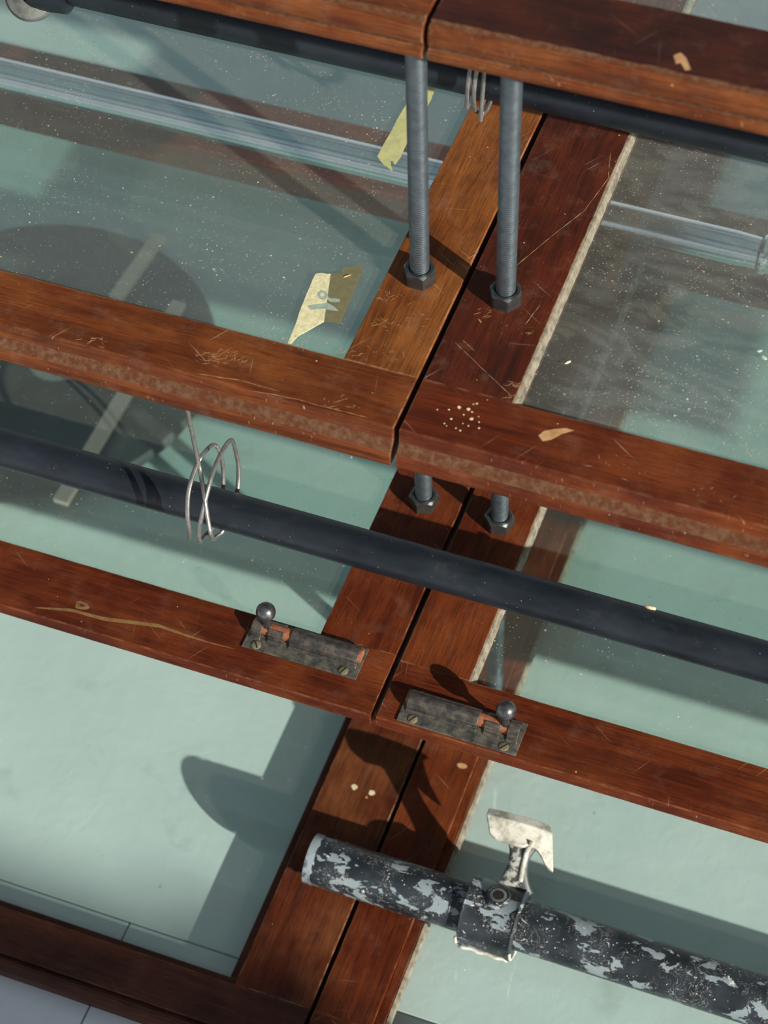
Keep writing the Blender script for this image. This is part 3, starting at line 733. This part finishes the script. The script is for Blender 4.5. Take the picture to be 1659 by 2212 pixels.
# ---------------------------------------------------------------- round flange end at the top left
ft = thing('pipe_fitting', 'round dented metal pipe end fitting at the top left corner', 'pipe fitting', (-392, 129.5, 96))
q = Vector((0.25, -0.72, 0.64)).normalized().to_track_quat('Z', 'Y')
def rq(V, off=(0, 0, 0)): return [tuple(q @ Vector(v) + Vector(off)) for v in V]
V, F = lathe([(19.5, -16), (21.5, -4), (21.8, 3), (19.5, 7.5), (13, 9.5), (6.2, 10.2)], 40)
hub = obj('flange', rq(V, (0, -6, -6)), F[:-1], 'fitmat' if 'fitmat' in M else 'iron', ft, smooth='auto')
V, F = lathe([(6.2, 10.2), (4.6, 9.2), (4.2, 3), (0.01, 2.9)], 18)
obj('bolt_hole', rq(V, (0, -6, -6)), F[1:], 'black', ft)
V, F = lathe([(18.8, 2), (19.6, 6), (19.2, 14), (17.6, 28), (17.4, 34)], 36, 'x')
obj('socket', V, F, 'pipe', ft, smooth='auto')

# ---------------------------------------------------------------- wire hangers
V, F = tube(smooth_path(W1, 5), 1.95, 10)
wl = obj('wire_hanger', V, F, 'wire', None, (0, 0, 0), smooth='auto')
wl.location = (0, 0, ZOFF * MM)
tag(wl, 'galvanised wire hanger coiled loosely round the middle black pipe', 'wire', 'wire hangers round the pipes')
pts = []
for i in range(0, 70):
    a = math.radians(70 + i * 11.5)
    pts.append((2.0 + 0.028 * i * 6, 131 + 25.5 * math.cos(-a), 108 + 34 * math.sin(-a) * .98))
pts = [(2, 131 - 2, 250), (2, 131 - 2, 180)] + pts[8:] + [(14, 131, 200), (14, 131, 252)]
V, F = tube(smooth_path(pts, 3), 1.9, 10)
w2 = obj('wire_hanger', V, F, 'wire', None, (0, 0, 0), smooth='auto'); w2.location = (0, 0, ZOFF * MM)
tag(w2, 'wire hanger hooked under the shaded upper pipe between the two threaded rods', 'wire', 'wire hangers round the pipes')

# ---------------------------------------------------------------- slide bolts
def slide_bolt(label, x, y, z, rz, mirror, knob_u):
    t = thing('slide_bolt', label, 'bolt', (x, y, z), rz, 'slide bolts on the third sashes')
    s = -1 if mirror else 1
    def mx(V): return [(s * a, b, c) for a, b, c in V]
    L = 106.0; Wd = 33.0; h = L / 2
    V, F = flat([(-h, -Wd / 2), (h, -Wd / 2), (h, Wd / 2), (-h, Wd / 2)], 0, 1.6)
    obj('base_plate', mx(V), F, 'tin_plate', t, bevel=0.4)
    by, br = 5.8, 8.8
    def barrel(xa, xb, a0=0, a1=180, r=br, th=1.4):
        # pressed cover: ogee foot in front, half round above
        out_ = []; n = 14
        if a1 >= 180: out_.append((by - r - 3.5, 1.6)); out_.append((by - r - 1.2, 3.2))
        for i in range(n + 1):
            a = math.radians(a1 - (a1 - a0) * i / n); rr_ = r * (0.93 if i in (3, 4, 9, 10) else 1.0); out_.append((by + rr_ * math.cos(a), 3.0 + rr_ * math.sin(a)))
        if a0 <= 0: out_.append((by + r + .8, 1.6))
        inn = [(by + (yy - by) * (1 - th / r), max(1.0, zz - th)) for yy, zz in out_][::-1]
        return prism(out_ + inn, xb - xa, xa)
    V, F = barrel(-h + 4, -h + L * .63)
    obj('barrel', mx(V), F, 'tin', t, smooth='auto', bevel=.3)
    V, F = barrel(-h + L * .88, h - 3)
    obj('end_keeper', mx(V), F, 'tin', t, smooth='auto', bevel=.3)
    V, F = barrel(-h + L * .69, -h + L * .82, 112, 180)
    obj('guide', mx(V), F, 'tin', t, smooth='auto', bevel=.3)
    V, F = barrel(-h + L * .69, -h + L * .84, 0, 62)
    obj('guide', mx(V), F, 'tin', t, smooth='auto', bevel=.3)
    V, F = lathe([(0.01, -h + 2), (6.0, -h + 2.2), (6.2, -h + 4), (6.2, h - 8), (0.01, h - 7.6)], 24, 'x')
    V = [(a, b + by, c + 4.3) for a, b, c in V]
    obj('bolt_bar', mx(V), F, 'copper', t, smooth='auto')
    kx = -h + L * knob_u
    V, F = lathe([(3.9, 0), (3.5, 5), (3.3, 10), (3.8, 12.2), (6.2, 14.2), (8.1, 17.2), (8.7, 20.5), (8.1, 24), (6.2, 27), (3.3, 28.8), (0.01, 29.2)], 28)
    V = [(a + kx, b + by, c + 9.5) for a, b, c in V]
    obj('knob', mx(V), F, 'knob', t, smooth='auto')
    for (sx, sy) in ((-h + 13, -Wd / 2 + 5.0), (h - 12, -Wd / 2 + 4.8), (-h + 12, Wd / 2 - 3.5), (h - 10, Wd / 2 - 3.6)):
        V, F = lathe([(4.3, 1.5), (4.2, 2.2), (3.4, 2.6), (0.01, 2.7)], 20)
        V = [(a + sx, b + sy, c) for a, b, c in V]
        sc = obj('screw', mx(V), F, 'screw', t, smooth='auto')
        ang = random.uniform(-1.2, 1.2) + 1.2
        dx, dy = math.cos(ang) * 3.9, math.sin(ang) * 3.9; px_, py_ = -math.sin(ang) * .5, math.cos(ang) * .5
        V, F = flat([(sx + dx + px_, sy + dy + py_), (sx - dx + px_, sy - dy + py_), (sx - dx - px_, sy - dy - py_), (sx + dx - px_, sy + dy - py_)], 2.2, 0.65)
        obj('slot', mx(V), F, 'black', sc)
    return t
slide_bolt('tarnished slide bolt with its knob at its left end, on the left sash', -43.5, -184.5, ZC, 0.0, True, 0.85)
slide_bolt('tarnished slide bolt with its knob at the right end, on the right sash rail', 109.3, -211.0, ZC, -0.005, False, 0.845)

# ---------------------------------------------------------------- masking tape pieces
def shift(L_, c): return [(p[0] - c[0], p[1] - c[1]) for p in L_]
c0 = (-65, -50)
t1 = thing('masking_tape', 'torn masking tape scrap with faint blue handwriting, stuck on the glass near the left nut', 'tape', (c0[0], c0[1], -4))
V, F = flat(shift(TAPE_L, c0), 0.0, 0.5); a = obj('loose_half', V, F, 'tape', t1); a['label'] = 'pale opaque half of the tape'
V, F = flat(shift(TAPE_R, c0), 0.0, 0.2); b = obj('stuck_half', V, F, 'tape_dim', t1); b['label'] = 'darker olive half of the tape'
RI = shift(RING, c0); cxr = sum(p[0] for p in RI) / len(RI); cyr = sum(p[1] for p in RI) / len(RI)
inn = [(cxr + (x - cxr) * .42, cyr + (y - cyr) * .42) for x, y in RI]
n = len(RI)
V = [(x, y, .56) for x, y in RI] + [(x, y, .56) for x, y in inn] + [(x, y, .3) for x, y in RI] + [(x, y, .3) for x, y in inn]
F = []
for i in range(n):
    j = (i + 1) % n
    F += [(i, j, n + j, n + i), (2 * n + i, 3 * n + i, 3 * n + j, 2 * n + j), (i, 2 * n + i, 2 * n + j, j), (n + i, n + j, 3 * n + j, 3 * n + i)]
obj('handwriting', V, F, 'ink', a)
V, F = flat(shift(TAIL, c0), 0.12, 0.14); obj('handwriting', V, F, 'ink', b)
V, F = flat(shift(WEDGE, c0), 0.3, 0.26); obj('handwriting', V, F, 'ink', a)
c1 = (-72, 170)
V, F = flat(shift(TAPE2, c1), 0, 0.25)
t2 = obj('masking_tape', V, F, 'tape_green', None, (c1[0], c1[1], -4)); tag(t2, 'long yellowish strip of masking tape with a torn end, behind the left threaded rod', 'tape')

# ---------------------------------------------------------------- round plate, and pale strips standing in for light streaks seen through the left glass
it = thing('round_plate', 'large round weathered iron plate seen through the glass at the left', 'plate', (-583, 279, -603.9))
V, F = lathe([(0.01, 8), (150, 8), (196, 9), (203, 12), (209, 12), (213, 8), (212, 0), (0.01, 0)], 72)
obj('disc', V, F, 'iron', it, smooth='auto')
V, F = lathe([(14, 8), (22, 12), (30, 12.5), (36, 8)], 24)
o = obj('boss', [(x + 30, y + 5, z) for x, y, z in V], F[:], 'paleworn', it, smooth='auto'); o['label'] = 'rust stained pale boss'
def light_streak(label, x0, y0, x1, y1, z):
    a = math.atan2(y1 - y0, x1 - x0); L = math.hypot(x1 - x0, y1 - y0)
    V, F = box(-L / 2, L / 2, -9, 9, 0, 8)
    o = obj('light_streak_strip', V, F, 'light_streak', None, ((x0 + x1) / 2, (y0 + y1) / 2, z), rz=a, bevel=1.5)
    tag(o, label, 'light_streak', 'strips shaped as light streaks on the round plate')
light_streak('short strip shaped as a light streak, the upper one seen through the second sash', -519.5, 498, -527, 386, -594.6)
light_streak('long strip shaped as a light streak, passing behind the black pipe', -452.5, 405, -456.5, 88, -594.6)


# ---------------------------------------------------------------- crumbs on the glass and wood
def crumb(name, label, cat, x, y, z, l, wd, h, a, mat, group=None):
    rr = random.Random(int(x * 7 + y * 3)); n = 8
    V = []
    for lay, k in ((0, 1.0), (h, .6)):
        for i in range(n):
            t = 6.283 * i / n; V.append((l / 2 * math.cos(t) * k * rr.uniform(.75, 1.15), wd / 2 * math.sin(t) * k * rr.uniform(.7, 1.2), lay))
    F = [tuple(range(n))[::-1], tuple(range(n, 2 * n))] + [(i, (i + 1) % n, n + (i + 1) % n, n + i) for i in range(n)]
    o = obj(name, V, F, mat, None, (x, y, z), rz=a); tag(o, label, cat, group); return o
crumb('wood_splinter', 'tiny bright wood splinter lying on the darker half of the tape scrap', 'splinter', -57.8, -13.0, -3.7, 7.5, 1.3, 0.8, 0.75, 'bare')
for (x, y, l, wd, a, lab) in ((274.6, 20.4, 5, 3, .5, 'upper pale green paint flake on the dusty right glass near the edge'), (280, 14.5, 7, 3.5, -.5, 'larger pale green paint flake just below the upper one on the dusty right glass')):
    crumb('paint_flake', lab, 'paint flake', x, y, -9, l, wd, .4, a, 'flake')
crumb('wood_splinter', 'pale wood splinter on the grimy glass beside the putty edge of the dark red stile', 'splinter', 136.9, -39.6, -9, 6, 2.2, 0.8, 0.9, 'cream')
crumb('wood_splinter', 'pale straw splinter on the dark red stile below the right upper nut', 'splinter', 60, -28, 0, 6.0, 1.4, 0.6, -0.7, 'bare')

# ---------------------------------------------------------------- an added plywood panel well outside the frame, towards the sun; its top edge shades the near left corner
hp = thing('added_shade_panel', 'tall added plywood panel, unseen, casting shade from outside the picture', 'panel', (4700, -3000, -625))
V, F = box(-700, 470, -9, 9, 0, 2600); obj('panel', V, F, 'ply', hp)
for px in (-600, 370):
    V, F = box(px - 35, px + 35, 10, 80, 0, 2560); obj('post', V, F, 'wood_dull', hp)
